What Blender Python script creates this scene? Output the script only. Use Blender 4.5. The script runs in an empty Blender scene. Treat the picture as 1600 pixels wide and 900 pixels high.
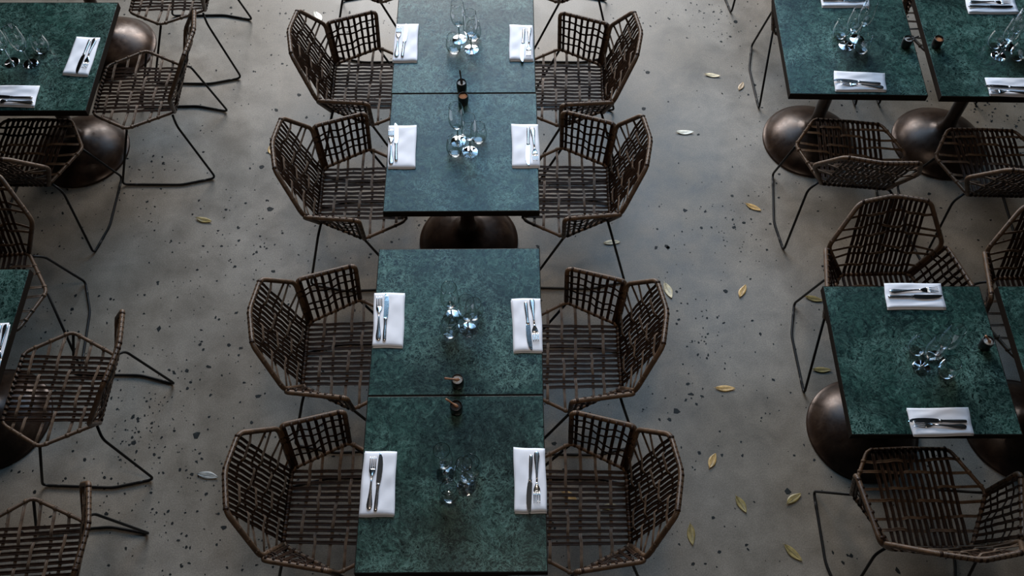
import bpy, bmesh, math, random
from mathutils import Vector, Matrix

# ------------------------------------------------------------------ camera, light, exposure
SC = bpy.context.scene
COL = SC.collection
FPX, PITCH, CAMH = 1520.0, math.radians(58.7), 4.27
cam = bpy.data.cameras.new('camera')
cam.lens = 36.0 * FPX / 1600.0
cam.sensor_width = 36.0
camo = bpy.data.objects.new('camera', cam)
camo.location = (0, 0, CAMH)
camo.rotation_euler = (math.pi / 2 - PITCH, 0, 0)
COL.objects.link(camo)
SC.camera = camo

world = bpy.data.worlds.new('world')
SC.world = world
world.use_nodes = True
world.node_tree.nodes['Background'].inputs[0].default_value = (0.55, 0.7, 0.9, 1)
world.node_tree.nodes['Background'].inputs[1].default_value = 0.5

SC.view_settings.view_transform = 'Standard'
SC.view_settings.look = 'None'
SC.view_settings.gamma = 1.0
SC.view_settings.exposure = 0.0
SC.cycles.transparent_max_bounces = 40


def area(name, loc, rot, sx, sy, power, color, spread=math.pi):
    l = bpy.data.lights.new(name, 'AREA')
    l.shape = 'RECTANGLE'
    l.size, l.size_y, l.energy, l.color, l.spread = sx, sy, power, color, spread
    o = bpy.data.objects.new(name, l)
    o.location, o.rotation_euler = loc, rot
    COL.objects.link(o)
    return o


YW = 9.5          # the far wall with its tall window, beyond the top of the picture
SKY_C, SKY_T = Vector((0.55, 7.2, 5.9)), Vector((0.45, 3.2, 2.6))   # upper panes: blue sky
SKY_R = (SKY_T - SKY_C).to_track_quat('-Z', 'Y').to_euler()
area('window_blue_sky', SKY_C, SKY_R, 5.0, 3.2, 190, (0.36, 0.65, 1.0), math.radians(140))
LOW_C, LOW_T = Vector((-0.5, 9.1, 3.2)), Vector((0.0, 3.2, 1.2))    # lower panes: bright pale daylight
LOW_R = (LOW_T - LOW_C).to_track_quat('-Z', 'Y').to_euler()
area('window_daylight', LOW_C, LOW_R, 4.2, 2.1, 400, (1.0, 0.98, 0.97), math.radians(140))
area('added_fill_lamp', (0.1, 1.1, 7.6), (math.radians(10), 0, 0), 0.7, 0.7, 12, (1.0, 0.86, 0.72), math.radians(60))  # invented overhead lamp, added as weak warm fill


# ------------------------------------------------------------------ helpers
def at(px, py, z=0.0):
    """world point at height z seen at pixel px, py of the 1600x900 photograph"""
    d = Vector((0, math.cos(PITCH), -math.sin(PITCH))) + Vector((1, 0, 0)) * ((px - 800) / FPX) \
        + Vector((0, -math.sin(PITCH), -math.cos(PITCH))) * ((py - 450) / FPX)
    t = (z - CAMH) / d.z
    return Vector((0, 0, CAMH)) + d * t


class MB:
    def __init__(s):
        s.v, s.f, s.a, s.m = [], [], [], []

    def add(s, vs, fs, al=None, mi=0):
        n = len(s.v)
        s.v += [tuple(v) for v in vs]
        s.a += al if al else [0.0] * len(vs)
        for f in fs:
            s.f.append(tuple(i + n for i in f))
            s.m.append(mi)

    def mesh(s, name, mats, smooth=True):
        me = bpy.data.meshes.new(name)
        me.from_pydata(s.v, [], s.f)
        if not isinstance(mats, (list, tuple)):
            mats = [mats]
        for m in mats:
            me.materials.append(m)
        me.polygons.foreach_set('material_index', s.m)
        me.polygons.foreach_set('use_smooth', [smooth] * len(s.f))
        at_ = me.attributes.new('along', 'FLOAT', 'POINT')
        at_.data.foreach_set('value', s.a)
        me.update()
        return me

    def build(s, name, mats, parent=None, smooth=True, stuff=False):
        o = bpy.data.objects.new(name, s.mesh(name, mats, smooth))
        COL.objects.link(o)
        o.parent = parent
        if stuff:
            o['kind'] = 'stuff'
        return o


def fillet(pts, r, n=4, closed=False):
    pts = [Vector(p) for p in pts]
    out = []
    N = len(pts)
    for i, p in enumerate(pts):
        if not closed and i in (0, N - 1):
            out.append(p)
            continue
        a, b = pts[(i - 1) % N], pts[(i + 1) % N]
        da, db = a - p, b - p
        ra = min(r, da.length * .45)
        rb = min(r, db.length * .45)
        p0, p1 = p + da.normalized() * ra, p + db.normalized() * rb
        for k in range(n + 1):
            t = k / n
            out.append(p0 * (1 - t) ** 2 + p * 2 * t * (1 - t) + p1 * t * t)
    return out


def tube(mb, pts, r, sides=10, closed=False, caps=True, prof=None, up=Vector((0, 0, 1)), mi=0):
    """sweep a ring (or a profile of (u, w) pairs; w along 'up') along the points"""
    pts = [Vector(p) for p in pts]
    N = len(pts)
    ring = prof or [(math.cos(2 * math.pi * k / sides), math.sin(2 * math.pi * k / sides)) for k in range(sides)]
    S = len(ring)
    vs, al, L = [], [], 0.0
    nprev = None
    for i, p in enumerate(pts):
        a = pts[(i - 1) % N] if (closed or i > 0) else p
        b = pts[(i + 1) % N] if (closed or i < N - 1) else p
        t = (b - a)
        t = t.normalized() if t.length > 1e-9 else Vector((1, 0, 0))
        if prof:
            n = up - t * up.dot(t)
        elif nprev is None:
            u0 = Vector((0, 0, 1)) if abs(t.z) < .9 else Vector((1, 0, 0))
            n = u0 - t * u0.dot(t)
        else:
            n = nprev - t * nprev.dot(t)
        n.normalize()
        nprev = n
        s = t.cross(n)
        rr = r[i] if isinstance(r, (list, tuple)) else r
        if i:
            L += (p - pts[i - 1]).length
        for (c, d) in ring:
            vs.append(p + s * (c * rr) + n * (d * rr))
            al.append(L)
    fs = []
    for i in range(N if closed else N - 1):
        j = (i + 1) % N
        for k in range(S):
            k2 = (k + 1) % S
            fs.append((i * S + k, i * S + k2, j * S + k2, j * S + k))
    if caps and not closed:
        fs.append(tuple(range(S))[::-1])
        fs.append(tuple((N - 1) * S + k for k in range(S)))
    mb.add(vs, fs, al, mi)


def lathe(mb, prof, sides=40, c=(0, 0, 0), mi=0):
    vs, fs, rows = [], [], []
    for (r, z) in prof:
        if r < 1e-6:
            rows.append([len(vs)])
            vs.append((c[0], c[1], c[2] + z))
        else:
            rows.append(list(range(len(vs), len(vs) + sides)))
            vs += [(c[0] + r * math.cos(2 * math.pi * k / sides), c[1] + r * math.sin(2 * math.pi * k / sides), c[2] + z) for k in range(sides)]
    for a, b in zip(rows, rows[1:]):
        for k in range(sides):
            k2 = (k + 1) % sides
            if len(a) == 1 and len(b) == 1:
                continue
            if len(a) == 1:
                fs.append((a[0], b[k2], b[k]))
            elif len(b) == 1:
                fs.append((a[k], a[k2], b[0]))
            else:
                fs.append((a[k], a[k2], b[k2], b[k]))
    mb.add(vs, fs, None, mi)


def box(mb, x0, x1, y0, y1, z0, z1, mi=0):
    vs = [(x, y, z) for z in (z0, z1) for y in (y0, y1) for x in (x0, x1)]
    mb.add(vs, [(0, 2, 3, 1), (4, 5, 7, 6), (0, 1, 5, 4), (2, 6, 7, 3), (0, 4, 6, 2), (1, 3, 7, 5)], None, mi)


def bevel(o, w, n=2):
    b = o.modifiers.new('bevel', 'BEVEL')
    b.width, b.segments, b.limit_method = w, n, 'ANGLE'
    return o


def empty(name, loc, rz, label, cat, group=None):
    o = bpy.data.objects.new(name, None)
    COL.objects.link(o)
    o.location = loc
    o.rotation_euler = (0, 0, rz)
    o.empty_display_size = .05
    o['label'], o['category'] = label, cat
    if group:
        o['group'] = group
    return o


def dup(o, loc, rz, label, group=None, scale=None):
    def cp(s, parent):
        c = s.copy()
        COL.objects.link(c)
        c.parent = parent
        for ch in list(s.children):
            cp(ch, c)
        return c
    c = cp(o, None)
    c.location = loc
    c.rotation_euler = (0, 0, rz)
    c['label'] = label
    if group:
        c['group'] = group
    return c


USED = {}


def place(proto, loc, rz, label, group):
    """first call moves the proto itself, later calls copy it"""
    if proto.name not in USED:
        USED[proto.name] = True
        proto.location, proto.rotation_euler = loc, (0, 0, rz)
        proto['label'], proto['group'] = label, group
        return proto
    return dup(proto, loc, rz, label, group)


# ------------------------------------------------------------------ materials
def mat(name, base, rough=.5, metal=0.0, **kw):
    m = bpy.data.materials.new(name)
    m.use_nodes = True
    b = m.node_tree.nodes['Principled BSDF']
    b.inputs['Base Color'].default_value = (*base, 1)
    b.inputs['Roughness'].default_value = rough
    b.inputs['Metallic'].default_value = metal
    for k, v in kw.items():
        b.inputs[k].default_value = v
    return m


def N(m, t, **kw):
    n = m.node_tree.nodes.new(t)
    for k, v in kw.items():
        setattr(n, k, v)
    return n


def L(m, a, b):
    m.node_tree.links.new(a, b)


def noise(m, scale, detail=4, rough=.55, dist=0.0, vec=None):
    n = N(m, 'ShaderNodeTexNoise')
    n.inputs['Scale'].default_value = scale
    n.inputs['Detail'].default_value = detail
    n.inputs['Roughness'].default_value = rough
    n.inputs['Distortion'].default_value = dist
    if vec:
        L(m, vec, n.inputs['Vector'])
    return n


def ramp(m, fac, stops):
    r = N(m, 'ShaderNodeValToRGB')
    e = r.color_ramp.elements
    while len(e) < len(stops):
        e.new(.5)
    for k, (p, c) in enumerate(stops):
        e[k].position = p
        e[k].color = (*c, 1) if len(c) == 3 else c
    L(m, fac, r.inputs[0])
    return r


def bump(m, h, strength, dist=.002):
    b = N(m, 'ShaderNodeBump')
    b.inputs['Strength'].default_value = strength
    b.inputs['Distance'].default_value = dist
    L(m, h, b.inputs['Height'])
    L(m, b.outputs[0], m.node_tree.nodes['Principled BSDF'].inputs['Normal'])


def mix(m, fac, a, b, mode='MIX'):
    n = N(m, 'ShaderNodeMix', data_type='RGBA', blend_type=mode)
    if isinstance(fac, float):
        n.inputs[0].default_value = fac
    else:
        L(m, fac, n.inputs[0])
    for s, v in ((6, a), (7, b)):
        if isinstance(v, tuple):
            n.inputs[s].default_value = (*v, 1)
        else:
            L(m, v, n.inputs[s])
    return n.outputs[2]


def floor_mat():
    m = mat('ground_concrete', (.3, .28, .25), .42, **{'Specular IOR Level': .36})
    b = m.node_tree.nodes['Principled BSDF']
    pos = N(m, 'ShaderNodeNewGeometry').outputs['Position']
    big = noise(m, .9, 3, .5, .4, pos)
    mid = noise(m, 6, 5, .65, .3, pos)
    fine = noise(m, 170, 4, .75, 0, pos)
    c1 = ramp(m, big.outputs[0], [(.30, (.178, .148, .112)), (.70, (.292, .262, .225))])
    c2 = ramp(m, mid.outputs[0], [(.30, (.62, .61, .60)), (.68, (1.12, 1.12, 1.12))])
    c3 = ramp(m, fine.outputs[0], [(.30, (.55, .55, .55)), (.5, (.95, .95, .95)), (.72, (1.5, 1.5, 1.48))])
    c = mix(m, .8, c1.outputs[0], c2.outputs[0], 'MULTIPLY')
    c = mix(m, .75, c, c3.outputs[0], 'MULTIPLY')
    L(m, c, b.inputs['Base Color'])
    r = ramp(m, mid.outputs[0], [(.3, (.36,) * 3), (.7, (.52,) * 3)])
    L(m, r.outputs[0], b.inputs['Roughness'])
    bump(m, fine.outputs[0], .12, .001)
    return m


def marble_mat():
    m = mat('green_marble', (.02, .08, .06), .32, **{'Specular IOR Level': .27})
    b = m.node_tree.nodes['Principled BSDF']
    tc = N(m, 'ShaderNodeTexCoord').outputs['Object']
    oi = N(m, 'ShaderNodeObjectInfo')
    sc = N(m, 'ShaderNodeVectorMath', operation='SCALE')
    sc.inputs[0].default_value = (9.1, 5.3, 2.7)
    L(m, oi.outputs['Random'], sc.inputs['Scale'])
    add = N(m, 'ShaderNodeVectorMath', operation='ADD')
    L(m, tc, add.inputs[0])
    L(m, sc.outputs[0], add.inputs[1])
    vec = add.outputs[0]
    warp = noise(m, 7, 4, .6, 0, vec)
    wv = N(m, 'ShaderNodeVectorMath', operation='SCALE')
    wv.inputs['Scale'].default_value = .16
    L(m, warp.outputs['Color'], wv.inputs[0])
    add2 = N(m, 'ShaderNodeVectorMath', operation='ADD')
    L(m, vec, add2.inputs[0])
    L(m, wv.outputs[0], add2.inputs[1])
    v2 = add2.outputs[0]
    base = noise(m, 17, 8, .70, 2.6, v2)
    c = ramp(m, base.outputs[0], [(.34, (.003, .008, .007)), (.46, (.005, .020, .016)), (.56, (.012, .040, .031)), (.68, (.048, .102, .082))]).outputs[0]
    pt = noise(m, 2.6, 3, .6, 1.0, vec)
    c = mix(m, 1.0, c, ramp(m, pt.outputs[0], [(.34, (.50, .52, .52)), (.64, (1.45, 1.4, 1.4))]).outputs[0], 'MULTIPLY')
    # crackled pale crystals, thicker in clusters
    cl = noise(m, 3.4, 4, .65, .6, vec)
    clm = ramp(m, cl.outputs[0], [(.44, (.16,) * 3), (.68, (1, 1, 1))])
    warp2 = noise(m, 30, 4, .7, 0, vec)
    wv2 = N(m, 'ShaderNodeVectorMath', operation='SCALE')
    wv2.inputs['Scale'].default_value = .05
    L(m, warp2.outputs['Color'], wv2.inputs[0])
    add3 = N(m, 'ShaderNodeVectorMath', operation='ADD')
    L(m, v2, add3.inputs[0])
    L(m, wv2.outputs[0], add3.inputs[1])
    for sc_, wd_, am_, col_ in ((24, .10, .75, (.11, .20, .17)), (58, .16, .70, (.15, .26, .22))):
        vor = N(m, 'ShaderNodeTexVoronoi', feature='DISTANCE_TO_EDGE')
        vor.inputs['Scale'].default_value = sc_
        L(m, add3.outputs[0], vor.inputs['Vector'])
        ve = ramp(m, vor.outputs['Distance'], [(.0, (1, 1, 1)), (wd_, (0, 0, 0))])
        mm = N(m, 'ShaderNodeMath', operation='MULTIPLY')
        L(m, clm.outputs[0], mm.inputs[0])
        L(m, ve.outputs[0], mm.inputs[1])
        mm2 = N(m, 'ShaderNodeMath', operation='MULTIPLY')
        L(m, mm.outputs[0], mm2.inputs[0])
        mm2.inputs[1].default_value = am_
        c = mix(m, mm2.outputs[0], c, col_)
    # rare white spots
    fl = noise(m, 26, 6, .75, 1.0, v2)
    flm = ramp(m, fl.outputs[0], [(.64, (0, 0, 0)), (.78, (.8, .8, .8))])
    c = mix(m, flm.outputs[0], c, (.17, .27, .24))
    # dark veins
    for sc_, w_, d_ in ((3.1, .016, 2.6), (7.5, .020, 1.8)):
        vn = noise(m, sc_, 6, .62, d_, v2)
        sub = N(m, 'ShaderNodeMath', operation='SUBTRACT')
        L(m, vn.outputs[0], sub.inputs[0])
        sub.inputs[1].default_value = .47
        ab = N(m, 'ShaderNodeMath', operation='ABSOLUTE')
        L(m, sub.outputs[0], ab.inputs[0])
        vm = ramp(m, ab.outputs[0], [(.0, (.9, .9, .9)), (w_, (0, 0, 0))])
        c = mix(m, vm.outputs[0], c, (.003, .010, .009))
    L(m, c, b.inputs['Base Color'])
    r = ramp(m, base.outputs[0], [(.3, (.24,) * 3), (.7, (.38,) * 3)])
    L(m, r.outputs[0], b.inputs['Roughness'])
    bump(m, base.outputs[0], .12, .002)
    return m


def rope_mat(name, base, freq, dark=.35, rough=.42):
    m = mat(name, base, rough)
    b = m.node_tree.nodes['Principled BSDF']
    a = N(m, 'ShaderNodeAttribute', attribute_name='along')
    mu = N(m, 'ShaderNodeMath', operation='MULTIPLY')
    L(m, a.outputs['Fac'], mu.inputs[0])
    mu.inputs[1].default_value = freq
    si = N(m, 'ShaderNodeMath', operation='SINE')
    L(m, mu.outputs[0], si.inputs[0])
    ma = N(m, 'ShaderNodeMapRange')
    L(m, si.outputs[0], ma.inputs[0])
    ma.inputs[1].default_value, ma.inputs[2].default_value = -1, 1
    pos = N(m, 'ShaderNodeTexCoord').outputs['Object']
    n = noise(m, 30, 3, .6, 0, pos)
    c = ramp(m, ma.outputs[0], [(0, tuple(x * dark for x in base)), (.45, base)]).outputs[0]
    nn = ramp(m, n.outputs[0], [(.3, (.6, .6, .6)), (.7, (1.35, 1.3, 1.25))])
    L(m, mix(m, 1.0, c, nn.outputs[0], 'MULTIPLY'), b.inputs['Base Color'])
    bump(m, ma.outputs[0], .6, .0015)
    return m


M_floor, M_marble = floor_mat(), marble_mat()
M_rope = rope_mat('rope_binding', (.118, .064, .032), 2 * math.pi / .0046)
M_weave = mat('woven_cord', (.052, .030, .018), .5, **{'Specular IOR Level': .13})
_n = noise(M_weave, 55, 3, .6, 0, N(M_weave, 'ShaderNodeTexCoord').outputs['Object'])
L(M_weave, ramp(M_weave, _n.outputs[0], [(.3, (.012, .0055, .0032)), (.7, (.034, .017, .0095))]).outputs[0],
  M_weave.node_tree.nodes['Principled BSDF'].inputs['Base Color'])
M_wcross = mat('lit_woven_cross_cord', (.16, .105, .068), .5, **{'Specular IOR Level': .22})  # paler than the long cords: light catching the cross strands is in the colour
_n = noise(M_wcross, 40, 3, .6, 0, N(M_wcross, 'ShaderNodeTexCoord').outputs['Object'])
L(M_wcross, ramp(M_wcross, _n.outputs[0], [(.3, (.052, .030, .018)), (.7, (.135, .085, .053))]).outputs[0],
  M_wcross.node_tree.nodes['Principled BSDF'].inputs['Base Color'])
M_rod = mat('black_metal_rod', (.008, .007, .0065), .5, 0, **{'Specular IOR Level': .25})
M_bronze = mat('bronze_patina', (.10, .055, .03), .3, .4)
_p = N(M_bronze, 'ShaderNodeTexCoord').outputs['Object']
_n = noise(M_bronze, 9, 6, .7, .5, _p)
L(M_bronze, ramp(M_bronze, _n.outputs[0], [(.3, (.016, .008, .005)), (.55, (.042, .022, .013)), (.75, (.085, .050, .030))]).outputs[0],
  M_bronze.node_tree.nodes['Principled BSDF'].inputs['Base Color'])
_r = noise(M_bronze, 40, 5, .7, 0, _p)
L(M_bronze, ramp(M_bronze, _r.outputs[0], [(.3, (.26,) * 3), (.7, (.42,) * 3)]).outputs[0],
  M_bronze.node_tree.nodes['Principled BSDF'].inputs['Roughness'])
M_edge = mat('dark_edge_band', (.014, .009, .006), .7, **{'Specular IOR Level': .1})
M_cloth = mat('white_linen', (.82, .81, .85), .85)
_t = N(M_cloth, 'ShaderNodeTexCoord').outputs['Object']
_w = noise(M_cloth, 900, 2, .5, 0, _t)
bump(M_cloth, _w.outputs[0], .25, .0006)
M_steel = mat('polished_steel', (.62, .61, .60), .16, 1.0)
M_handle = mat('dark_reflection_steel', (.42, .39, .37), .24, 1.0)  # darker than the blade steel: dark reflections put into the colour
M_pot = mat('black_pot', (.012, .010, .009), .3)
M_wood = mat('spoon_wood', (.36, .16, .08), .45)
_n = noise(M_wood, 60, 3, .6, 0, N(M_wood, 'ShaderNodeTexCoord').outputs['Object'])
L(M_wood, ramp(M_wood, _n.outputs[0], [(.3, (.26, .10, .05)), (.7, (.45, .22, .11))]).outputs[0],
  M_wood.node_tree.nodes['Principled BSDF'].inputs['Base Color'])
M_dspoon = mat('dark_spoon_wood', (.03, .018, .012), .5)


def grains(name, a, b_):
    m = mat(name, a, .8)
    n = noise(m, 260, 4, .8, 0, N(m, 'ShaderNodeTexCoord').outputs['Object'])
    L(m, ramp(m, n.outputs[0], [(.35, a), (.6, b_)]).outputs[0], m.node_tree.nodes['Principled BSDF'].inputs['Base Color'])
    bump(m, n.outputs[0], 1.0, .004)
    return m


M_salt = grains('salt_grains', (.30, .24, .20), (.85, .80, .74))
M_pepper = grains('pepper_grains', (.006, .005, .005), (.06, .045, .035))
M_spice = grains('amber_spice', (.05, .015, .008), (.75, .28, .10))
M_chip = mat('dark_aggregate', (.012, .014, .014), .6, **{'Specular IOR Level': .25})
_n = noise(M_chip, 18, 2, .5, 0, N(M_chip, 'ShaderNodeNewGeometry').outputs['Position'])
L(M_chip, ramp(M_chip, _n.outputs[0], [(.3, (.004, .005, .005)), (.6, (.009, .011, .011)), (.8, (.035, .038, .036))]).outputs[0],
  M_chip.node_tree.nodes['Principled BSDF'].inputs['Base Color'])
M_wall = mat('dark_plaster', (.05, .045, .04), .8)
_n = noise(M_wall, 4, 5, .6, 0, N(M_wall, 'ShaderNodeNewGeometry').outputs['Position'])
L(M_wall, ramp(M_wall, _n.outputs[0], [(.3, (.040, .036, .032)), (.7, (.065, .06, .055))]).outputs[0],
  M_wall.node_tree.nodes['Principled BSDF'].inputs['Base Color'])
M_wframe = mat('window_frame_paint', (.03, .03, .032), .5)
M_fill_lamp = mat('fill_lamp_surface', (.6, .55, .5), .5)


def leaf_mat(name, base):
    m = mat(name, base, .45)
    n = noise(m, 45, 4, .6, 0, N(m, 'ShaderNodeTexCoord').outputs['Object'])
    L(m, ramp(m, n.outputs[0], [(.32, tuple(x * .55 for x in base)), (.55, base), (.8, tuple(min(1, x * 1.35) for x in base))]).outputs[0],
      m.node_tree.nodes['Principled BSDF'].inputs['Base Color'])
    return m


M_leaf = {'pale': leaf_mat('pale_leaf', (.74, .62, .40)), 'yellow': leaf_mat('yellow_leaf', (.58, .36, .12)),
          'olive': leaf_mat('olive_leaf', (.28, .21, .07)), 'tan': leaf_mat('tan_leaf', (.48, .34, .20)),
          'grey': leaf_mat('grey_leaf', (.30, .30, .28)), 'white': leaf_mat('white_leaf', (.95, .90, .74))}
for _m in M_leaf.values():
    _m.node_tree.nodes['Principled BSDF'].inputs['Specular IOR Level'].default_value = .6


def glass_mat():
    """clear glass: sees through, reflects more and more towards the rim of the shape"""
    m = bpy.data.materials.new('clear_glass')
    m.use_nodes = True
    t = m.node_tree
    t.nodes.remove(t.nodes['Principled BSDF'])
    out = t.nodes['Material Output']
    tr = N(m, 'ShaderNodeBsdfTransparent')
    tr.inputs[0].default_value = (.955, .965, .965, 1)
    gl = N(m, 'ShaderNodeBsdfGlossy')
    gl.inputs['Roughness'].default_value = .015
    gl.inputs[0].default_value = (1, 1, 1, 1)
    lw = N(m, 'ShaderNodeLayerWeight')
    lw.inputs['Blend'].default_value = .5
    pw = N(m, 'ShaderNodeMath', operation='POWER')
    L(m, lw.outputs['Facing'], pw.inputs[0])
    pw.inputs[1].default_value = 4.0
    fr = N(m, 'ShaderNodeMapRange')
    L(m, pw.outputs[0], fr.inputs[0])
    fr.inputs[3].default_value, fr.inputs[4].default_value = .045, .95
    ms = N(m, 'ShaderNodeMixShader')
    L(m, fr.outputs[0], ms.inputs[0])
    L(m, tr.outputs[0], ms.inputs[1])
    L(m, gl.outputs[0], ms.inputs[2])
    L(m, ms.outputs[0], out.inputs['Surface'])
    return m


M_glass = glass_mat()
M_solidglass = mat('solid_glass', (1, 1, 1), .01, **{'Transmission Weight': 1.0, 'IOR': 1.5})


# ------------------------------------------------------------------ the setting
def structure(o):
    o['kind'] = 'structure'
    return o


X0, X1, Y0, Y1, ZC = -7.5, 7.5, -5.0, YW, 8.4
mb = MB()
box(mb, X0, X1, Y0, Y1, -.1, 0)
floor = structure(mb.build('floor', M_floor, None, False))
mb = MB()
box(mb, X0, X1, Y0, Y1, ZC, ZC + .15)
structure(mb.build('ceiling', M_wall, None, False))
for nm, b_ in (('wall_west', (X0 - .2, X0, Y0, Y1, -.1, ZC + .1)), ('wall_east', (X1, X1 + .2, Y0, Y1, -.1, ZC + .1)), ('wall_south', (X0, X1, Y0 - .2, Y0, -.1, ZC + .1))):
    mb = MB()
    box(mb, *b_)
    structure(mb.build(nm, M_wall, None, False))
mb = MB()
box(mb, X0, X1, YW, YW + .25, -.1, ZC + .1)
structure(mb.build('wall_north', M_wall, None, False))
# frame and bars of the tall leaning window, just behind its light
mb = MB()
for k in range(5):
    u = -2.5 + 1.25 * k
    box(mb, u - .03, u + .03, -1.6, 1.6, .04, .12)
for k in range(4):
    v = -1.57 + 3.14 * k / 3
    box(mb, -2.53, 2.53, v - .03, v + .03, .04, .12)
o = structure(mb.build('window_1', M_wframe, None, False))
o.location, o.rotation_euler = SKY_C, SKY_R
mb = MB()
for k in range(5):
    u = -2.1 + 1.05 * k
    box(mb, u - .03, u + .03, -1.05, 1.05, .04, .12)
for k in range(3):
    v = -1.02 + 2.04 * k / 2
    box(mb, -2.13, 2.13, v - .03, v + .03, .04, .12)
o = structure(mb.build('window_2', M_wframe, None, False))
o.location, o.rotation_euler = LOW_C, LOW_R
# invented shade around the added warm fill lamp, unseen above the view
mb = MB()
tube(mb, [(.1, 1.1, 7.8), (.1, 1.1, ZC)], .012, 8)
lathe(mb, [(0, 7.78), (.1, 7.80), (.5, 7.72), (.62, 7.55), (.60, 7.55), (.49, 7.70), (.1, 7.77), (0, 7.76)], 32, (.1, 1.1, 0))
o = mb.build('fill_lamp_shade', M_fill_lamp)
o['label'], o['category'] = 'added broad shade of the unseen fill lamp high above the centre tables', 'lamp'


# ------------------------------------------------------------------ stone chips in the floor
def chip_poly(mb, x, y, r, rnd, h=.0012):
    n = rnd.choice((4, 5, 5, 6, 7))
    st = rnd.uniform(.55, 1.0)
    a0 = rnd.uniform(0, 6.28)
    ca, sa = math.cos(a0), math.sin(a0)
    top, bot = [], []
    for k in range(n):
        a = 2 * math.pi * (k + rnd.uniform(-.3, .3)) / n
        q = r * rnd.uniform(.72, 1.15)
        u, w = q * math.cos(a), q * math.sin(a) * st
        px, py = x + u * ca - w * sa, y + u * sa + w * ca
        bot.append((px, py, -.0005))
        top.append((x + (px - x) * .93, y + (py - y) * .93, h))
    mb.add(bot + top, [tuple(range(n, 2 * n))] + [(k, (k + 1) % n, n + (k + 1) % n, n + k) for k in range(n)])


CHIPS = [  # pixel of the chip on the floor, radius in mm: those big enough to tell apart
    (432, 172, 13), (479, 183, 10), (467, 148, 12), (424, 86, 7), (361, 12, 9), (338, 110, 8), (404, 17, 6), (446, 57, 5), (506, 20, 8),
    (422, 327, 16), (409, 261, 13), (418, 239, 8), (255, 255, 9), (242, 323, 7), (373, 376, 8), (427, 424, 11), (396, 397, 7), (401, 394, 8),
    (247, 444, 7), (226, 461, 6), (339, 439, 6), (248, 514, 15), (369, 489, 11), (337, 496, 8), (342, 499, 6), (326, 573, 13), (272, 582, 14),
    (292, 579, 10), (293, 607, 8), (318, 546, 8), (377, 544, 8), (373, 555, 6), (375, 544, 7), (404, 619, 15), (307, 680, 17), (209, 692, 12), (208, 651, 11), (213, 706, 8),
    (241, 710, 8), (249, 715, 8), (310, 744, 7), (322, 772, 8), (350, 824, 14), (291, 855, 7), (297, 856, 7), (284, 885, 7), (236, 770, 7), (263, 799, 7),
    (1149, 34, 14), (1179, 133, 11), (1012, 113, 12), (1006, 170, 12), (1091, 210, 8), (1070, 329, 13), (1043, 386, 15), (1025, 387, 12), (1147, 355, 13),
    (1162, 348, 9), (1144, 306, 9), (1134, 455, 12), (1080, 616, 13), (1057, 642, 15), (1046, 655, 10), (1114, 809, 10), (1231, 768, 15), (1188, 522, 9),
    (1083, 881, 9), (1128, 711, 7), (1160, 712, 8), (1044, 387, 9), (1102, 881, 7), (1075, 600, 8),
    (1278, 330, 7), (1574, 181, 9), (1588, 197, 9), (1555, 170, 7), (1585, 166, 7), (1522, 175, 6), (1527, 191, 7), (1452, 303, 9), (1470, 325, 8),
    (1403, 892, 14), (1317, 879, 9), (1330, 868, 8), (1432, 690, 6), (1476, 699, 7), (1505, 717, 6),
    (113, 483, 9), (71, 519, 7), (106, 517, 6), (123, 518, 6), (167, 505, 8), (173, 467, 7), (72, 841, 10), (166, 803, 9), (197, 857, 7), (170, 883, 7),
    (163, 746, 8), (120, 691, 6), (147, 717, 5), (700, 395, 8), (840, 385, 12), (855, 330, 10), (612, 378, 9), (655, 352, 8), (866, 693, 14), (600, 865, 12)]
rnd = random.Random(5)
for i, (px, py, r) in enumerate(CHIPS):
    p = at(px, py)
    mb = MB()
    chip_poly(mb, 0, 0, r * 1.25 / 1000, rnd)
    o = mb.build('stone_chip', M_chip, floor, False)
    o.location = (p.x, p.y, 0)
mb = MB()
for i in range(3600):
    # loose clusters, thinner towards the upper aisle on the right
    if i % 3:
        if i % 12 == 1 or i == 0 or i == 2:
            cxp, cyp = rnd.uniform(-2.6, 3.0), rnd.uniform(.7, 4.9)
        x, y = cxp + rnd.gauss(0, .16), cyp + rnd.gauss(0, .16)
    else:
        x, y = rnd.uniform(-3.4, 3.6), rnd.uniform(.3, 5.4)
    if .15 < x < 1.2 and y > 2.2 and rnd.random() < .8:
        continue
    if x > .2 and rnd.random() < .35:
        continue
    chip_poly(mb, x, y, min(.010, .0026 + rnd.expovariate(1 / .0025)), rnd, .0009)
# the denser scatters the photograph shows: pixel centre, spread in m, how many
for (px, py, sd, n_) in ((1555, 185, .11, 34), (1150, 352, .13, 46), (1080, 20, .16, 44), (1105, 30, .10, 20), (1085, 480, .10, 26), (1110, 540, .08, 20),
                         (225, 640, .12, 30), (240, 715, .14, 40), (225, 125, .08, 18), (250, 253, .07, 12), (375, 380, .16, 26), (395, 400, .06, 10),
                         (60, 505, .10, 18), (1590, 190, .08, 16), (300, 560, .18, 24), (265, 790, .16, 30), (1090, 400, .2, 22), (215, 680, .08, 20)):
    c_ = at(px, py)
    for _ in range(n_):
        chip_poly(mb, c_.x + rnd.gauss(0, sd), c_.y + rnd.gauss(0, sd), min(.011, .0032 + rnd.expovariate(1 / .0026)), rnd, .0010)
mb.build('stone_speckle', M_chip, floor, False, stuff=True)


# ------------------------------------------------------------------ chairs
KEY = dict(f=(.19, .17, .45), a=(0, .273, .458), b=(-.226, .158, .455), t=(.005, .32, .672), j=(-.259, .258, .64),
           s=(-.355, .154, .838), m=(-.383, 0, .845), F=(.17, .28, .007), B=(-.155, .285, .007), R=(-.335, .24, .007))
SIDE = dict(KEY, s=(-.385, .165, .85), m=(-.413, 0, .862), j=(-.27, .245, .64))
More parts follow.
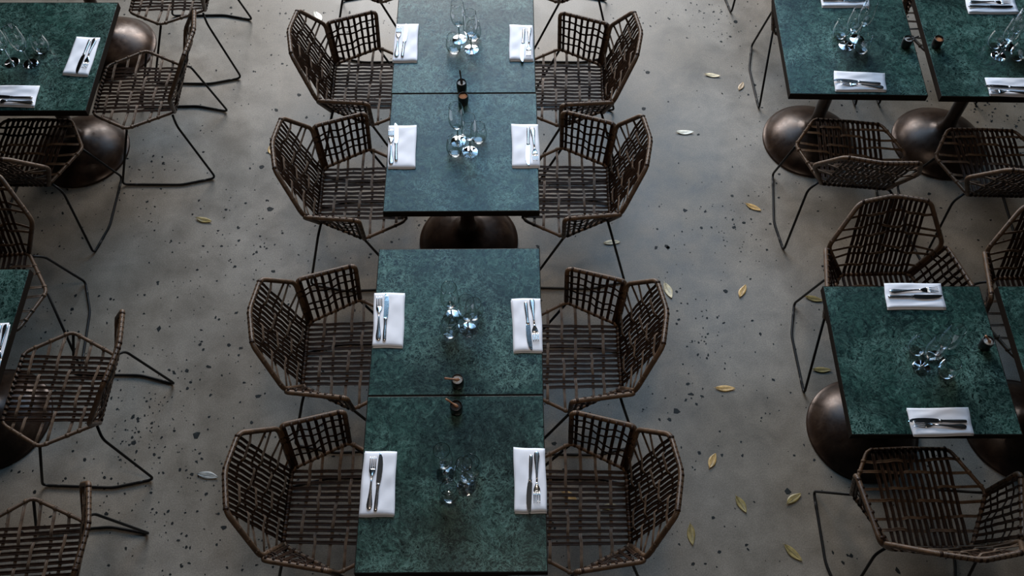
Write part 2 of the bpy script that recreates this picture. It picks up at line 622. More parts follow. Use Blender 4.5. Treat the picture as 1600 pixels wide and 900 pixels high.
# three cords side by side
BAND = [(1.0, 0), (.86, .42), (.66, .10), (.34, .52), (.16, .12), (-.16, .12), (-.34, .52), (-.66, .10), (-.86, .42), (-1.0, 0), (-.6, -.32), (.6, -.32)]


def lerp(a, b, t):
    return Vector(a) * (1 - t) + Vector(b) * t


def hook(mb, p, d, r=.0125, w=.006):
    """the cord's turns round the frame tube at p, the tube running along d"""
    d = Vector(d).normalized()
    tube(mb, [Vector(p) - d * w, Vector(p) + d * w], r, 7, caps=True)


def weave(longs, crosses, normal, edge_dirs, wl=.0075, wc=.0065, amp=.0065, grp=3, seed=0, warp=0.0):
    """longs / crosses: lists of end pairs; crosses are threaded over and under runs of longs. returns (mb, mb)"""
    rn = random.Random(seed)
    a, b = MB(), MB()
    nl = len(longs)
    for i, (p, q) in enumerate(longs):
        pts = []
        K = 2 * len(crosses) + 2
        nr = Vector(normal)
        ph = rn.uniform(-.004, .004)
        for k in range(K + 1):
            t = k / K
            v = lerp(p, q, t)
            v += nr * (math.sin(t * math.pi) * ph * .4)
            if 0 < k < K and k % 2 == 1:
                kk = (k - 1) // 2
                over = ((i + SH[kk % 6]) // grp) % 2 == 0
                v -= nr * (.0022 if over else -.0022)
            pts.append(v)
        tube(a, pts, wl * rn.uniform(.92, 1.06), prof=BAND, up=nr)
    for k, (p, q) in enumerate(crosses):
        nr = Vector(normal)
        pts = [Vector(p)]
        tt = (k + .75) / (len(crosses) + .5)
        sh = [rn.uniform(-.003, .003) for _ in range(nl)]
        for i in range(nl):
            tl = crosses_t[k](i) if callable(crosses_t[k]) else tt
            v = lerp(longs[i][0], longs[i][1], tl)
            over = ((i + SH[k % 6]) // grp) % 2 == 0
            d = (Vector(longs[i][1]) - Vector(longs[i][0])).normalized()
            v += nr * (amp if over else -amp * .8) + d * (sh[i] + warp * math.sin(i * .9 + k))
            pts.append(v)
        pts.append(Vector(q))
        # soften: add midpoints
        out = [pts[0]]
        for u, w in zip(pts, pts[1:]):
            out += [u * .5 + w * .5, w]
        tube(b, out, wc * rn.uniform(.92, 1.06), prof=BAND, up=nr)
    return a, b


SH = [0, 4, 1, 5, 2, 6]
crosses_t = []


def solve_t(long, f):
    lo, hi = 0.0, 1.0
    flo = f(lerp(long[0], long[1], lo))
    for _ in range(24):
        m_ = (lo + hi) / 2
        v = f(lerp(long[0], long[1], m_))
        if (v > 0) == (flo > 0):
            lo = m_
        else:
            hi = m_
    return (lo + hi) / 2


def hexw(x, K):
    """half width of the seat frame at local x"""
    if x >= K['a'][0]:
        t = (x - K['a'][0]) / (K['f'][0] - K['a'][0])
        return K['a'][1] + (K['f'][1] - K['a'][1]) * t, K['a'][2] + (K['f'][2] - K['a'][2]) * t
    t = (K['a'][0] - x) / (K['a'][0] - K['b'][0])
    return K['a'][1] + (K['b'][1] - K['a'][1]) * t, K['a'][2] + (K['b'][2] - K['a'][2]) * t


def my(p):
    return (p[0], -p[1], p[2])


def make_chair(name, K, arms, seed):
    global crosses_t
    root = empty(name, (0, 0, 0), 0, 'x', 'chair')
    f, a, b, t, j, s, m_ = (K[k] for k in 'fabtjsm')
    # seat
    mb = MB()
    hexa = [f, a, b, my(b), my(a), my(f), (f[0] + .006, 0, f[2])]
    tube(mb, fillet(hexa, .025, 3, True), .0082, 10, True)
    seat = mb.build('seat', M_rope, root)
    n = 13
    longs = []
    for i in range(n):
        u = -1 + 2 * (i + .5) / n
        longs.append(((f[0], u * f[1] * .97, f[2]), (b[0], u * b[1] * 1.0, b[2])))
    xs = [.145, .085, .025, -.038, -.100, -.160]
    crosses, crosses_t = [], []
    for k, x in enumerate(xs):
        w, z = hexw(x, K)
        sk = .010 * (1 if k % 2 else -.6)
        w2, z2 = hexw(x + sk, K)
        crosses.append(((x, -w, z), (x + sk, w2, z2)))
        crosses_t.append((lambda i, x=x, sk=sk: ((f[0] - (x + sk * i / (n - 1))) / (f[0] - b[0]))))
    A, B_ = weave(longs, crosses, (0, 0, 1), None, .0078, .0066, .0062, 4, seed)
    for p, q in longs:
        hook(A, p, (0, 1, 0), .0104)
        hook(A, q, (0, 1, 0), .0104)
    for p, q in crosses:
        for e in (p, q):
            hook(B_, e, Vector(a) - Vector(f) if e[0] > 0 else Vector(b) - Vector(a) if e[1] > 0 else Vector(my(b)) - Vector(my(a)), .0104)
    w1 = A.build('seat_weave', M_weave, seat, stuff=True)
    w2 = B_.build('seat_cross_weave', M_wcross, seat, stuff=True)
    # backrest
    mb = MB()
    outline = [my(b), my(j), my(s), m_, s, j, b]
    tube(mb, fillet(outline, .03, 4), .0108, 12)
    tube(mb, [my(b), b], .0092, 10)
    back = mb.build('backrest', M_rope, root)
    n = 14
    longs = []
    for i in range(n):
        u = -1 + 2 * (i + .5) / n
        y1 = u * s[1] * .99
        tt = abs(y1) / s[1]
        top = (m_[0] + (s[0] - m_[0]) * tt, y1, m_[2] + (s[2] - m_[2]) * tt)
        longs.append(((b[0], u * b[1] * .97, b[2]), top))
    nb = Vector((.9, 0, .38)).normalized()
    zs = [.515, .565, .612, .665, .715, .768]
    crosses, crosses_t = [], []

    def sidept(z):
        if z < j[2]:
            return lerp(b, j, (z - b[2]) / (j[2] - b[2]))
        return lerp(j, s, (z - j[2]) / (s[2] - j[2]))
    for k, z in enumerate(zs):
        dz = .012 * (1 if k % 2 else -1)
        p = sidept(z)
        q = sidept(z + dz)
        crosses.append((my(p), tuple(q)))
        crosses_t.append(lambda i, z=z, dz=dz: ((z + dz * i / 13.) - b[2]) / (.843 - b[2]))
    A, B_ = weave(longs, crosses, nb, None, .0076, .0062, .010, 4, seed + 1, .003)
    for p, q in longs:
        hook(A, p, (0, 1, 0), .0113, .005)
        hook(A, q, (0, 1, 0), .0113, .005)
    for p, q in crosses:
        for e in (p, q):
            d = (Vector(j) - Vector(b)) if e[2] < j[2] else (Vector(s) - Vector(j))
            if e[1] < 0:
                d.y *= -1
            hook(B_, e, d, .0113, .006)
    A.build('backrest_weave', M_weave, back, stuff=True)
    B_.build('backrest_cross_weave', M_wcross, back, stuff=True)
    # arms
    if arms:
        for sg in (1, -1):
            g = (lambda p: p) if sg == 1 else my
            A_, T_, J_, B2 = (Vector(g(p)) for p in (a, t, j, b))
            off = Vector((.004, sg * .012, 0))
            mb = MB()
            tube(mb, fillet([A_, T_, J_ + off, B2 + off], .03, 4), .0108, 12)
            arm = mb.build('armrest', M_rope, root)
            longs, nn = [], 8
            for i in range(nn):
                u = (i + .7) / (nn + .4)
                longs.append((tuple(lerp(A_, B2, u)), tuple(lerp(T_, J_, u))))
            nrm = (T_ - A_).cross(B2 - A_).normalized()
            if nrm.y * sg > 0:
                nrm = -nrm
            crosses, crosses_t = [], []
            for k, v in enumerate((.22, .42, .62, .82)):
                crosses.append((tuple(lerp(A_, T_, v)), tuple(lerp(B2, J_, v + .04 * (-1) ** k))))
                crosses_t.append(lambda i, v=v, k=k: v + .04 * (-1) ** k * i / 8)
            P_, Q_ = weave(longs, crosses, nrm, None, .0070, .0050, .0060, 2, seed + 2 + sg, .002)
            for p, q in longs:
                hook(P_, p, B2 - A_, .0104, .005)
                hook(P_, q, J_ - T_, .0113, .005)
            for p, q in crosses:
                hook(Q_, p, T_ - A_, .0113, .005)
                hook(Q_, q, J_ - B2, .0113, .005)
            P_.build('armrest_weave', M_weave, arm, stuff=True)
            Q_.build('armrest_cross_weave', M_weave, arm, stuff=True)
    # sled legs
    for sg in (1, -1):
        g = (lambda p: p) if sg == 1 else my
        F, B3, R = (g(K[k]) for k in 'FBR')
        a2 = g((a[0], a[1] - .002, a[2] - .010))
        kn = g((b[0] - .006, b[1] + .052, b[2] - .050))
        b2 = g((b[0] + .012, b[1] + .010, b[2] - .010))
        mb = MB()
        tube(mb, fillet([a2, F, B3, R, kn, b2], .03, 4), .0062, 10)
        leg = mb.build('leg', M_rod, root)
        for q in (F, R):
            pads = MB()
            p = Vector(q)
            d = (Vector(B3) - p).normalized()
            tube(pads, [p + d * .05 + Vector((0, 0, -.0005)), p + d * .085 + Vector((0, 0, -.0005))], .0068, 8)
            pads.build('foot_pad', M_pot, leg)
    return root


armchair = make_chair('woven_armchair', KEY, True, 11)
sidechair = make_chair('woven_side_chair', SIDE, False, 31)
R_ = math.radians
GA, GS = 'woven armchairs around the tables', 'armless woven chairs around the outer tables'
for (x, y, a, lab) in [
        (.244, 1.286, 179.8, 'brown woven armchair at the right side of the nearest centre table'),
        (.247, 1.970, 180.0, 'brown woven armchair right of the centre table second from the near end'),
        (.247, 2.873, 179.5, 'brown woven armchair right of the third centre table, above the visible domed base'),
        (.251, 3.554, 179.1, 'brown woven armchair right of the farthest centre table'),
        (-.680, 1.289, -.1, 'brown woven armchair at the left side of the nearest centre table'),
        (-.685, 1.985, 1.6, 'brown woven armchair left of the second centre table from the near end'),
        (-.706, 2.863, 1.6, 'brown woven armchair left of the third centre table, above the visible domed base'),
        (-.714, 3.563, .7, 'brown woven armchair left of the farthest centre table, pale leaf behind it'),
        (-.730, 4.455, 0, 'woven armchair cut off by the top edge, left of the centre tables'),
        (.262, 4.455, 180, 'woven armchair cut off by the top edge, right of the centre tables'),
        (1.681, 2.171, -88.7, 'brown woven armchair behind the green table on the right, facing the camera'),
        (2.385, 2.150, -89, 'brown woven armchair cut by the right edge, behind the partly hidden right table'),
        (1.655, 1.343, 90.8, 'brown woven armchair in the bottom right corner, back to the camera'),
        (1.700, 3.980, -88, 'woven armchair mostly hidden behind the upper right table, its rods beside the left edge'),
        (2.405, 4.000, -90, 'woven armchair behind the top right corner table, arm in the gap between tables')]:
    lab = lab.replace('cord-bound spoon pots', 'spoon pots')
    place(armchair, (x, y, 0), R_(a), lab, GA)
for (x, y, a, lab) in [
        (-1.968, 1.815, 178.7, 'armless woven chair on the left below mid height, whole seat in view'),
        (-1.925, 1.050, 184, 'armless woven chair in the bottom left corner, seat cut by the left edge'),
        (-1.968, 3.539, 180.5, 'armless woven chair right of the top left table, a domed base behind it'),
        (-1.932, 4.283, 180.2, 'armless woven chair cut by the top edge, right of the top left domed base'),
        (-2.43, 3.14, 89.7, 'armless woven chair in shadow below the top left table, back to the camera'),
        (-2.40, 2.27, -84, 'armless woven chair in deep shadow behind the left edge table, facing the camera'),
        (1.700, 3.130, 84, 'armless woven chair in front of the upper right table, its back to the camera'),
        (2.386, 3.074, 88.2, 'armless woven chair in front of the top right corner table, cut by the right edge'),
        (1.62, 4.90, 86, 'armless woven chair beyond the upper right table, one rod corner in view')]:
    place(sidechair, (x, y, 0), R_(a), lab, GS)


# ------------------------------------------------------------------ tables
def make_table(w, d, base_dx=0.0):
    root = empty('marble_table', (0, 0, 0), 0, 'x', 'table', 'green marble pedestal tables')
    mb = MB()
    box(mb, -w / 2 + .003, w / 2 - .003, -d / 2 + .003, d / 2 - .003, .728, .75)
    top = bevel(mb.build('tabletop', M_marble, root, False), .0007)
    mb = MB()
    for (x0, x1, y0, y1) in ((-w / 2, w / 2, -d / 2, -d / 2 + .016), (-w / 2, w / 2, d / 2 - .016, d / 2),
                             (-w / 2, -w / 2 + .016, -d / 2 + .016, d / 2 - .016), (w / 2 - .016, w / 2, -d / 2 + .016, d / 2 - .016)):
        box(mb, x0, x1, y0, y1, .712, .7279)
    for (x0, x1, y0, y1) in ((-w / 2, w / 2, -d / 2, -d / 2 + .0028), (-w / 2, w / 2, d / 2 - .0028, d / 2),
                             (-w / 2, -w / 2 + .0028, -d / 2 + .0028, d / 2 - .0028), (w / 2 - .0028, w / 2, -d / 2 + .0028, d / 2 - .0028)):
        box(mb, x0, x1, y0, y1, .7279, .7488)
    mb.build('edge_band', M_edge, top, False)
    mb = MB()
    box(mb, -.17, .17, -.03, .03, .700, .7275)
    box(mb, -.03, .03, -.17, .17, .700, .7275)
    lathe(mb, [(.034, .702), (.07, .700), (.07, .690), (.034, .684)], 24)
    mb.build('top_bracket', M_rod, root, False)
    mb = MB()
    lathe(mb, [(.0335, .685), (.0335, .26), (.0345, .20)], 32, (base_dx, 0, 0))
    mb.build('pole', M_bronze, root)
    mb = MB()
    lathe(mb, [(.0347, .215), (.037, .18), (.044, .152), (.062, .132), (.095, .118), (.135, .103), (.175, .084), (.210, .060),
               (.236, .034), (.247, .016), (.256, .013), (.260, .009), (.260, 0)], 56, (base_dx, 0, 0))
    mb.build('domed_base', M_bronze, root)
    return root


CW = .7
table_big = make_table(.698, .698)
table_out = make_table(.664, .676)
table_left = make_table(.70, .735, -.03)
GT = 'green marble pedestal tables'
TAB = {}
for key, proto, x, y, rz, lab in [
        ('T1', table_big, -.222, 1.291, .4, 'dark green marble table nearest the camera in the centre row'),
        ('T2', table_big, -.226, 1.992, .4, 'green marble table second in the centre row, joined to the bottom one'),
        ('T3', table_big, -.228, 2.888, .4, 'blue-green marble table third in the centre row, domed base showing at its near edge'),
        ('T4', table_big, -.236, 3.590, .4, 'blue-green marble table farthest in the centre row, cut by the top edge'),
        ('R1', table_out, 1.650, 1.812, 0, 'dark green marble table on the right, two white napkins at its upper and lower edges'),
        ('R1b', table_out, 2.390, 1.812, 0, 'dark green marble table mostly cut off by the right edge at mid height'),
        ('R2', table_out, 1.678, 3.568, -1.0, 'green marble table at the upper right, pale sheen on its left side'),
        ('R3', table_out, 2.404, 3.552, -1.0, 'dark green marble table in the top right corner, cut by the right edge'),
        ('L1', table_left, -2.380, 3.496, 0, 'dark green marble table in the top left corner'),
        ('L1b', table_left, -2.380, 4.290, 0, 'marble table beyond the top left corner, only its domed base showing'),
        ('L2', table_left, -2.415, 1.868, 0, 'dark green marble table at the left edge, only a sliver of top showing')]:
    TAB[key] = place(proto, (x, y, 0), R_(rz), lab, GT)

TD = {'T1': 'nearest centre table', 'T2': 'second centre table', 'T3': 'third centre table', 'T4': 'farthest centre table',
      'R1': 'middle right table', 'R2': 'upper right table', 'R3': 'top right corner table', 'L1': 'top left table', 'L2': 'left edge table'}


# ------------------------------------------------------------------ napkins and cutlery
def napkin(corners, seed, label):
    """corners in order far-left, far-right, near-right, near-left on the picture"""
    ps = [at(*c, .757) for c in corners]
    cen = sum(ps, Vector()) / 4
    cen.z = .7503
    rn = random.Random(seed)
    root = empty('folded_napkin', cen, 0, label, 'napkin', 'folded white napkins under the cutlery')
    mb = MB()
    nu, nv = 14, 22
    ph = [rn.uniform(0, 6.28) for _ in range(6)]

    def layer(z0, z1, grow, dx, dy, wav):
        topv, botv = [], []
        for j_ in range(nv + 1):
            for i_ in range(nu + 1):
                u, v = i_ / nu, j_ / nv
                p = (ps[0] * (1 - u) + ps[1] * u) * (1 - v) + (ps[3] * (1 - u) + ps[2] * u) * v - cen
                p.x = p.x * grow + dx + .0012 * math.sin(v * 7 + ph[0])
                p.y = p.y * grow + dy + .0012 * math.sin(u * 6 + ph[1])
                e = min(u, 1 - u) * 9
                e2 = min(v, 1 - v) * 14
                rd = (1 - max(0, 1 - e) ** 2) ** .5 if e < 1 else 1
                rd2 = (1 - max(0, 1 - e2) ** 2) ** .5 if e2 < 1 else 1
                k = min(rd, rd2)
                w_ = wav * (math.sin(u * 5 + ph[2] + v * 3) * math.sin(v * 11 + ph[3]) + .6 * math.sin(v * 19 + ph[4] + 3 * u) * math.sin(u * 9 + ph[5]))
                zt = z0 + (z1 - z0) * (.45 + .55 * k) + w_ * k
                topv.append((p.x, p.y, zt))
                botv.append((p.x, p.y, z0 + (z1 - z0) * .3 * (1 - k)))
        W = nu + 1
        fs = []
        for j_ in range(nv):
            for i_ in range(nu):
                q = j_ * W + i_
                fs.append((q + W, q + W + 1, q + 1, q))
        nt = len(topv)
        fb = [tuple(nt + i for i in reversed(f_)) for f_ in fs]
        rim = [i for i in range(W)] + [r * W + nu for r in range(1, nv + 1)] + [nv * W + i for i in range(nu - 1, -1, -1)] + [r * W for r in range(nv - 1, 0, -1)]
        side = [(rim[k], rim[(k + 1) % len(rim)], nt + rim[(k + 1) % len(rim)], nt + rim[k]) for k in range(len(rim))]
        mb.add(topv + botv, fs + fb + side)
    layer(0, .0055, .995, rn.uniform(-.003, .003), rn.uniform(-.006, -.003), .0003)
    layer(.0052, .0132, 1.0, 0, 0, .0019)
    mb.build('cloth', M_cloth, root)
    return root


def handle_pts(L_, w):
    return L_


def loft(mb, secs, sides=10):
    """secs: (x, half width, half thick, z) elliptic sections along x"""
    vs, fs = [], []
    for (x, w, h, z) in secs:
        for k in range(sides):
            a = 2 * math.pi * k / sides
            vs.append((x, w * math.cos(a), z + h * math.sin(a)))
    for i in range(len(secs) - 1):
        for k in range(sides):
            k2 = (k + 1) % sides
            fs.append((i * sides + k, i * sides + k2, (i + 1) * sides + k2, (i + 1) * sides + k))
    fs.append(tuple(range(sides))[::-1])
    fs.append(tuple((len(secs) - 1) * sides + k for k in range(sides)))
    mb.add(vs, fs)


def make_fork():
    """0 = handle end, +x = tines, length .205"""
    root = empty('table_fork', (0, 0, 0), 0, 'x', 'fork')
    mb = MB()
    loft(mb, [(0, .001, .0008, .004), (.002, .006, .0016, .004), (.008, .0098, .002, .004), (.020, .0112, .0021, .004), (.035, .0095, .0022, .0042),
              (.055, .0068, .0024, .0048), (.080, .0046, .0027, .006), (.105, .0034, .0028, .0072), (.125, .0034, .0027, .0068)])
    mb.build('handle', M_handle, root)
    mb = MB()
    loft(mb, [(.125, .0034, .0026, .0068), (.133, .0048, .0022, .0056), (.141, .0092, .0018, .0042), (.149, .0122, .0016, .0034), (.156, .0130, .0015, .0032), (.160, .0130, .0014, .0032)])
    for k in range(4):
        y = -.0105 + .007 * k
        loft(mb, [(.158, .0024, .0014, .0032), (.175, .0020, .0013, .0036), (.195, .0016, .0011, .0060), (.207, .0008, .0007, .0085)], 6)
        n = 24
        mb.v[-n:] = [(x, yy + y, z) for (x, yy, z) in mb.v[-n:]]
    mb.build('tines', M_steel, root)
    return root


def make_knife():
    root = empty('table_knife', (0, 0, 0), 0, 'x', 'knife')
    mb = MB()
    loft(mb, [(0, .002, .0015, .0045), (.002, .0062, .0035, .0045), (.008, .0072, .0042, .0045), (.03, .0074, .0044, .0045), (.07, .0062, .004, .0045),
              (.095, .0056, .0038, .0045), (.100, .0075, .0042, .0045), (.104, .0075, .0042, .0045), (.108, .0050, .0034, .0045)])
    mb.build('handle', M_handle, root)
    mb = MB()
    secs = [(.106, -.005, .005), (.112, -.0085, .0085), (.13, -.0105, .0085), (.16, -.0115, .0085), (.19, -.0105, .0085), (.212, -.007, .0082), (.224, -.001, .0070), (.229, .004, .0055)]
    vs, fs = [], []
    for (x, y0, y1) in secs:
        vs += [(x, y0, .0040), (x, y1, .0033), (x, y1, .0058), (x, y0, .0047)]
    for i in range(len(secs) - 1):
        for k in range(4):
            k2 = (k + 1) % 4
            fs.append((i * 4 + k, i * 4 + k2, (i + 1) * 4 + k2, (i + 1) * 4 + k))
    fs += [(3, 2, 1, 0), tuple((len(secs) - 1) * 4 + k for k in range(4))]
    mb.add(vs, fs)
    mb.build('blade', M_steel, root, False)
    return root


fork, knife = make_fork(), make_knife()
FORK_L, KNIFE_L = .207, .229


def lay(proto, end, tip, length, label, group):
    p, q = at(*end, .766), at(*tip, .766)
    c = (p + q) / 2
    a = math.atan2(q.y - p.y, q.x - p.x)
    loc = c - Vector((math.cos(a), math.sin(a), 0)) * length / 2
    place(proto, (loc.x, loc.y, .7632), a, label, group)


SETTINGS = [  # table, side, napkin corners, fork end, fork tips, knife end, knife tip
    ('T1', 'left', [(570, 705), (620, 706), (616, 806), (561, 806)], (576, 801), (584, 710), (585.7, 806), (596.5, 702)),
    ('T1', 'right', [(802.4, 699), (851.5, 701.5), (854.6, 800), (804, 800)], (838.5, 707), (839, 785), (830, 706.5), (826, 807)),
    ('T2', 'left', [(585, 458), (633, 458), (629.5, 541.5), (582, 541)], (591, 536), (593, 460), (600, 539), (605, 452.5)),
    ('T2', 'right', [(799.3, 467), (844.7, 466.5), (848.5, 549.6), (803.7, 550)], (831, 469), (837.6, 532.5), (820.5, 467), (830, 553)),
    ('T3', 'left', [(607.2, 197), (651, 196), (649, 262), (606, 262.5)], (611, 261), (611, 199), (619, 255.5), (619, 189)),
    ('T3', 'right', [(799, 194), (841, 195), (844, 260.5), (800.5, 260.5)], (832, 201), (837, 251), (825.5, 194), (825, 264.4)),
    ('T4', 'left', [(619, 38), (654, 38), (651.6, 96), (613, 96)], (619, 91), (624, 40), (628, 92), (636, 35)),
    ('T4', 'right', [(796, 39), (832, 40), (833, 94), (796, 94)], (827, 45), (826, 86), (819, 41), (815, 101)),
    ('R1', 'far', [(1380.5, 443), (1469, 443), (1478, 481), (1385.6, 481.6)], (1388, 455.5), (1467.5, 452.5), (1388, 463.6), (1472, 463.6)),
    ('R1', 'near', [(1416, 638), (1512.5, 637), (1521.5, 679), (1427, 680.5)], (1512.5, 667), (1424, 662.5), (1513, 658.5), (1416, 657)),
    ('R2', 'far', [(1280, -18), (1353, -18), (1358, 10), (1284, 10)], (1290, -7), (1350, -6), (1288, 0), (1352, 1)),
    ('R2', 'near', [(1302.5, 111), (1382, 115), (1385, 142), (1305, 141)], (1381.7, 136.7), (1311.7, 130), (1378, 131), (1299, 124.7)),
    ('R3', 'far', [(1507, -5), (1583, -5), (1592, 20), (1513, 20)], (1516.7, 3), (1577, 4), (1518, 10), (1578, 11)),
    ('R3', 'near', [(1538.5, 122), (1612, 122), (1618, 150), (1546, 148)], (1614, 146), (1545, 142), (1612, 138), (1536.7, 134.4)),
    ('L1', 'right', [(120, 58), (157, 59.5), (138, 118), (98, 115.5)], (147, 64), (133, 103), (142, 59.5), (118, 118)),
    ('L1', 'near', [(-17, 134), (62.5, 134), (54, 166), (-22, 164)], (51.5, 160), (-14, 158), (52, 153), (-24, 151)),
    ('L2', 'right', [(-25, 505), (15, 505), (-5, 585), (-46, 585)], (9, 510), (-5, 573), (1, 507), (-16, 584))]
for n_, (tk, side, cs, fe, ft, ke, kt) in enumerate(SETTINGS):
    napkin(cs, n_ * 7 + 3, 'white folded napkin on the %s side of the %s' % (side, TD[tk]))
    lay(fork, fe, ft, FORK_L, 'steel fork on the napkin at the %s side of the %s' % (side, TD[tk]), 'steel forks on napkins')
    lay(knife, ke, kt, KNIFE_L, 'steel knife on the napkin at the %s side of the %s' % (side, TD[tk]), 'steel knives on napkins')


# ------------------------------------------------------------------ glasses
def smooth_profile(pts, n=5):
    out = []
    for i in range(len(pts) - 1):
        p0, p1, p2, p3 = (Vector((*pts[max(0, min(len(pts) - 1, i + k))], 0)) for k in (-1, 0, 1, 2))
        for k in range(n):
            t = k / n
            q = .5 * ((2 * p1) + (p2 - p0) * t + (2 * p0 - 5 * p1 + 4 * p2 - p3) * t * t + (3 * p1 - p0 - 3 * p2 + p3) * t ** 3)
            out.append((max(q.x, 0), q.y))
    return out + [pts[-1]]


def shell(out, wall, floor_pts):
    """outer profile, then back down inside it, with a small rounded lip"""
    o = smooth_profile(out)
    i_ = [(max(r - wall, 0), z) for r, z in o if z > floor_pts[0][1]][::-1]
    (rt, zt) = o[-1]
    lip = [(rt - wall * .06, zt + wall * .25), (rt - wall * .3, zt + wall * .48), (rt - wall * .7, zt + wall * .48), (rt - wall * .94, zt + wall * .25)]
    return o[:-1] + [(rt + .00001, zt - .0006), (rt, zt)] + lip + [i_[0], (i_[0][0] + .00001, zt - .0006)] + i_[1:] + floor_pts


def make_wine():
    root = empty('wine_glass', (0, 0, 0), 0, 'x', 'glass')
    mb = MB()
    out = [(.0045, .092), (.012, .097), (.024, .110), (.033, .130), (.0365, .150), (.0360, .175), (.0335, .205), (.0305, .240)]
    lathe(mb, shell(out, .0017, [(.016, .1035), (.008, .1000), (0, .0992)]), 56)
    mb.build('bowl', M_solidglass, root)
    mb = MB()
    lathe(mb, [(.0048, .0935), (.0036, .085), (.0032, .06), (.0034, .03), (.0048, .014), (.010, .0065)], 20)
    mb.build('stem', M_solidglass, root)
    mb = MB()
    lathe(mb, [(.0095, .0068), (.020, .0035), (.034, .0022), (.0362, .0016), (.0362, .0006), (.034, 0), (.012, .0008), (0, .001)], 48)
    mb.build('foot', M_solidglass, root)
    return root


def make_tumbler():
    root = empty('stemless_glass', (0, 0, 0), 0, 'x', 'glass')
    mb = MB()
    out = [(0, 0), (.018, 0), (.024, .0025), (.032, .012), (.0385, .030), (.0400, .046), (.0375, .070), (.0320, .098)]
    lathe(mb, [(0, 0), (.010, 0)] + shell(out[1:], .0019, [(.024, .0105), (.016, .0082), (.008, .0075), (0, .0073)]), 56)
    mb.build('bowl', M_solidglass, root)
    return root


wine, tumb = make_wine(), make_tumbler()
GL = {  # stemmed, stemmed, stemless, stemless (foot centres)
    'T1': [(696, 741), (729, 761), (703, 776), (737, 737)],
    'T2': [(706, 496), (732, 515.5), (704, 521), (741, 493)],
    'T3': [(716, 221), (735, 238), (711.6, 239.5), (748, 219)],
    'T4': [(718, 62), (736.7, 77.5), (710, 80), (740, 60)],
    'R1': [(1439.5, 575), (1461.5, 559), (1430, 548), (1475.5, 584)],
    'R2': [(1322, 72), (1339, 61.5), (1311, 57), (1344, 80)],
    'R3': [(1560, 88), (1574, 73), (1552, 72), (1587, 91)],
    'L1': [(48, 100), (19, 98), (68, 80), (-4, 80)]}
POS = {'T1': ('left', 'right', 'nearest', 'farthest'), 'T2': ('left', 'right', 'nearest', 'farthest'), 'T3': ('left', 'right', 'nearest', 'farthest'),
       'T4': ('left', 'right', 'nearest', 'farthest'), 'R1': ('nearer', 'farther', 'left', 'right'), 'R2': ('nearer', 'farther', 'left', 'right'),
       'R3': ('nearer', 'farther', 'left', 'right'), 'L1': ('right', 'left', 'right', 'left')}
for tk, g in GL.items():
    for k, (px, py) in enumerate(g):
        p = at(px, py, .7502)
        w_ = POS[tk][k]
        if k < 2:
            place(wine, (p.x, p.y, .7502), k, '%s of the two stemmed wine glasses on the %s' % (w_, TD[tk]), 'stemmed wine glasses')
        else:
            place(tumb, (p.x, p.y, .7502), k, '%s of the two stemless round glasses on the %s' % (w_, TD[tk]), 'stemless round glasses')


# ------------------------------------------------------------------ salt and pepper pots
def pot(rim, fill, spoon, sm, label):
    p = at(*rim, .805)
    root = empty('condiment_pot', (p.x, p.y, .7502), 0, label, 'pot', 'small black condiment pots')
    mb = MB()
    lathe(mb, [(0, 0), (.019, 0), (.0225, .004), (.0245, .020), (.0250, .040), (.0235, .0535), (.0222, .0555), (.0208, .0535), (.0215, .040), (.0205, .012), (0, .011)], 36)
    mb.build('pot_body', M_pot, root)
    mb = MB()
    lathe(mb, [(.0209, .0420), (.0205, .0450), (.014, .0480), (0, .0495)], 24)
    mb.build('contents', fill, root)
    if spoon:
        mb = MB()
        a, ln, lift = spoon
        c, s = math.cos(a), math.sin(a)
        q0 = Vector((-.010 * c, -.010 * s, .046))
        q1 = Vector((ln * c, ln * s, .046 + lift))
        pts = [lerp(q0, q1, t) for t in (0, .12, .25, .4, .6, .8, .95, 1)]
        tube(mb, pts, [.003, .0068, .0062, .0034, .0036, .0044, .0046, .0035], 10)
        mb.build('spoon', sm, root)


pot((714.6, 592), M_salt, (math.radians(183), .050, .020), M_wood, 'black pot of white salt with a wooden spoon on the second centre table')
pot((712.5, 633), M_pepper, (math.radians(152), .046, .022), M_wood, 'black pot of dark pepper with a slanting wooden spoon, top of the nearest centre table')
pot((721, 128), M_salt, (math.radians(104), .030, .060), M_dspoon, 'black pot of pinkish salt with an upright dark spoon on the farthest centre table')
pot((723.5, 149), M_spice, None, None, 'black pot of amber spice at the far edge of the third centre table')
pot((1545, 532), M_salt, (math.radians(150), .022, .03), M_wood, 'black salt pot at the right edge of the middle right table')
pot((1420, 60), M_salt, (math.radians(10), .050, .015), M_dspoon, 'black pot with a dark spoon at the right edge of the upper right table')
pot((1468, 60), M_spice, None, None, 'black pot without a spoon at the left edge of the top right corner table')


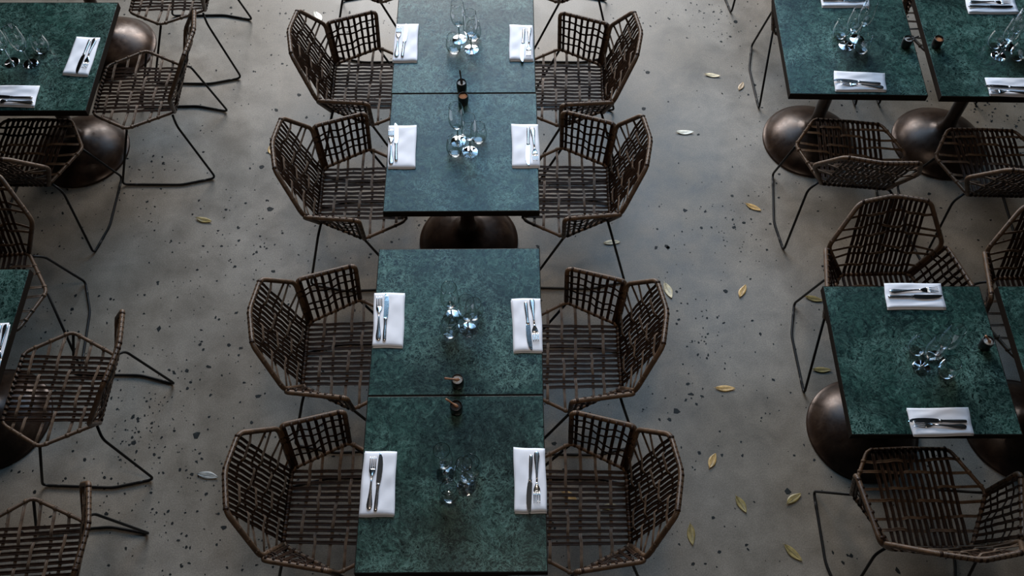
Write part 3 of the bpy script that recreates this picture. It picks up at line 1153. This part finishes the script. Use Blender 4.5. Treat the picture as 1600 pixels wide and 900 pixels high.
# ------------------------------------------------------------------ fallen leaves
def leaf(px, py, ang, ln, wd, kind, label, seed):
    p = at(px, py, .002)
    rn = random.Random(seed)
    mb = MB()
    n = 12
    vs, fs = [], []
    curl = rn.uniform(.002, .006)
    for k in range(n + 1):
        t = k / n
        x = (t - .5) * ln
        w = wd / 2 * math.sin(math.pi * t ** .92) ** .85 if 0 < t < 1 else .0004
        bend = curl * (2 * t - 1) ** 2
        off = .0012 * math.sin(6 * t + seed)
        for sgn, z in ((-1, .0028), (-.5, .0012), (0, .0002), (.5, .0012), (1, .0028)):
            vs.append((x, sgn * w + off, .0016 + bend + z))
    m5 = 5
    for k in range(n):
        for c in range(4):
            q = k * m5 + c
            fs.append((q, q + 1, q + m5 + 1, q + m5))
    nt = len(vs)
    vs += [(x, y, z - .0006) for x, y, z in vs]
    fs += [tuple(nt + i for i in reversed(f_)) for f_ in fs]
    for k in range(n):
        for c in (0, 4):
            q = k * m5 + c
            fs.append((q, q + m5, nt + q + m5, nt + q) if c == 0 else (q + m5, q, nt + q, nt + q + m5))
    mb.add(vs, fs)
    tube(mb, [(-ln / 2 - .008, 0, .003 + curl), (-ln / 2 + .004, 0, .0026 + curl), (0, 0, .0022), (ln / 2 - .004, 0, .002 + curl)], [.0007, .0009, .0007, .0003], 5)
    o = mb.build('fallen_leaf', M_leaf[kind])
    o.location = (p.x, p.y, 0)
    o.rotation_euler = (0, 0, math.radians(ang))
    o['label'], o['category'], o['group'] = label, 'leaf', 'fallen leaves on the floor'


LEAVES = [
    (1113, 118, -8, .092, .030, 'pale', 'pale pink-tan leaf, farthest up the right aisle'),
    (1158, 135, 62, .070, .030, 'tan', 'brown leaf right of the pale pink-tan leaf near the upper right table'),
    (1070, 207, -2, .098, .032, 'white', 'bright cream leaf lying alone in the right aisle'),
    (1177, 324, -32, .092, .032, 'yellow', 'ochre leaf beside a scatter of dark chips, left of the upper right chair'),
    (956, 379, 4, .090, .030, 'pale', 'yellow leaf crossed by a chair rod right of the centre row'),
    (1044, 454, -72, .098, .040, 'pale', 'pale leaf right beside the back of the second armchair on the right'),
    (1160, 455, 62, .084, .034, 'yellow', 'yellow-brown leaf upright in the middle of the right aisle'),
    (1272, 467, -14, .092, .032, 'olive', 'olive leaf inside the floor rods of the chair behind the middle right table'),
    (1284, 578, -2, .092, .030, 'olive', 'olive leaf at the left edge of the middle right table'),
    (1133, 607, -3, .096, .032, 'yellow', 'bright yellow leaf lying level in the right aisle'),
    (1113, 720, 62, .080, .036, 'yellow', 'yellow leaf tilted up right, right of the nearest right armchair'),
    (1158, 788, -64, .086, .036, 'olive', 'olive-yellow leaf tilted down right in the lower right aisle'),
    (1240, 779, 34, .086, .036, 'olive', 'dark olive leaf by a black floor chip near the bottom right chair'),
    (1080, 835, -88, .098, .036, 'olive', 'brownish leaf upright beside the nearest right armchair'),
    (1239, 864, -47, .100, .036, 'olive', 'dark leaf lowest in the right aisle'),
    (319, 344, -16, .094, .034, 'olive', 'olive leaf alone in the left aisle'),
    (497, 26, -58, .098, .044, 'white', 'pale leaf at the top behind the farthest left armchair'),
    (325, 743, -10, .100, .036, 'grey', 'flattened grey-white leaf in the lower left aisle'),
    (423, 235, -75, .060, .034, 'yellow', 'yellow leaf half hidden behind the third left armchair'),
    (890, 776, -30, .080, .040, 'yellow', 'yellow leaf seen through the seat of the nearest right armchair'),
    (952, 792, 8, .070, .030, 'olive', 'small dark yellow leaf under the seat of the nearest right armchair')]
for k, (px, py, a, ln, wd, kd, lab) in enumerate(LEAVES):
    leaf(px, py, a, ln, wd, kd, lab, k)
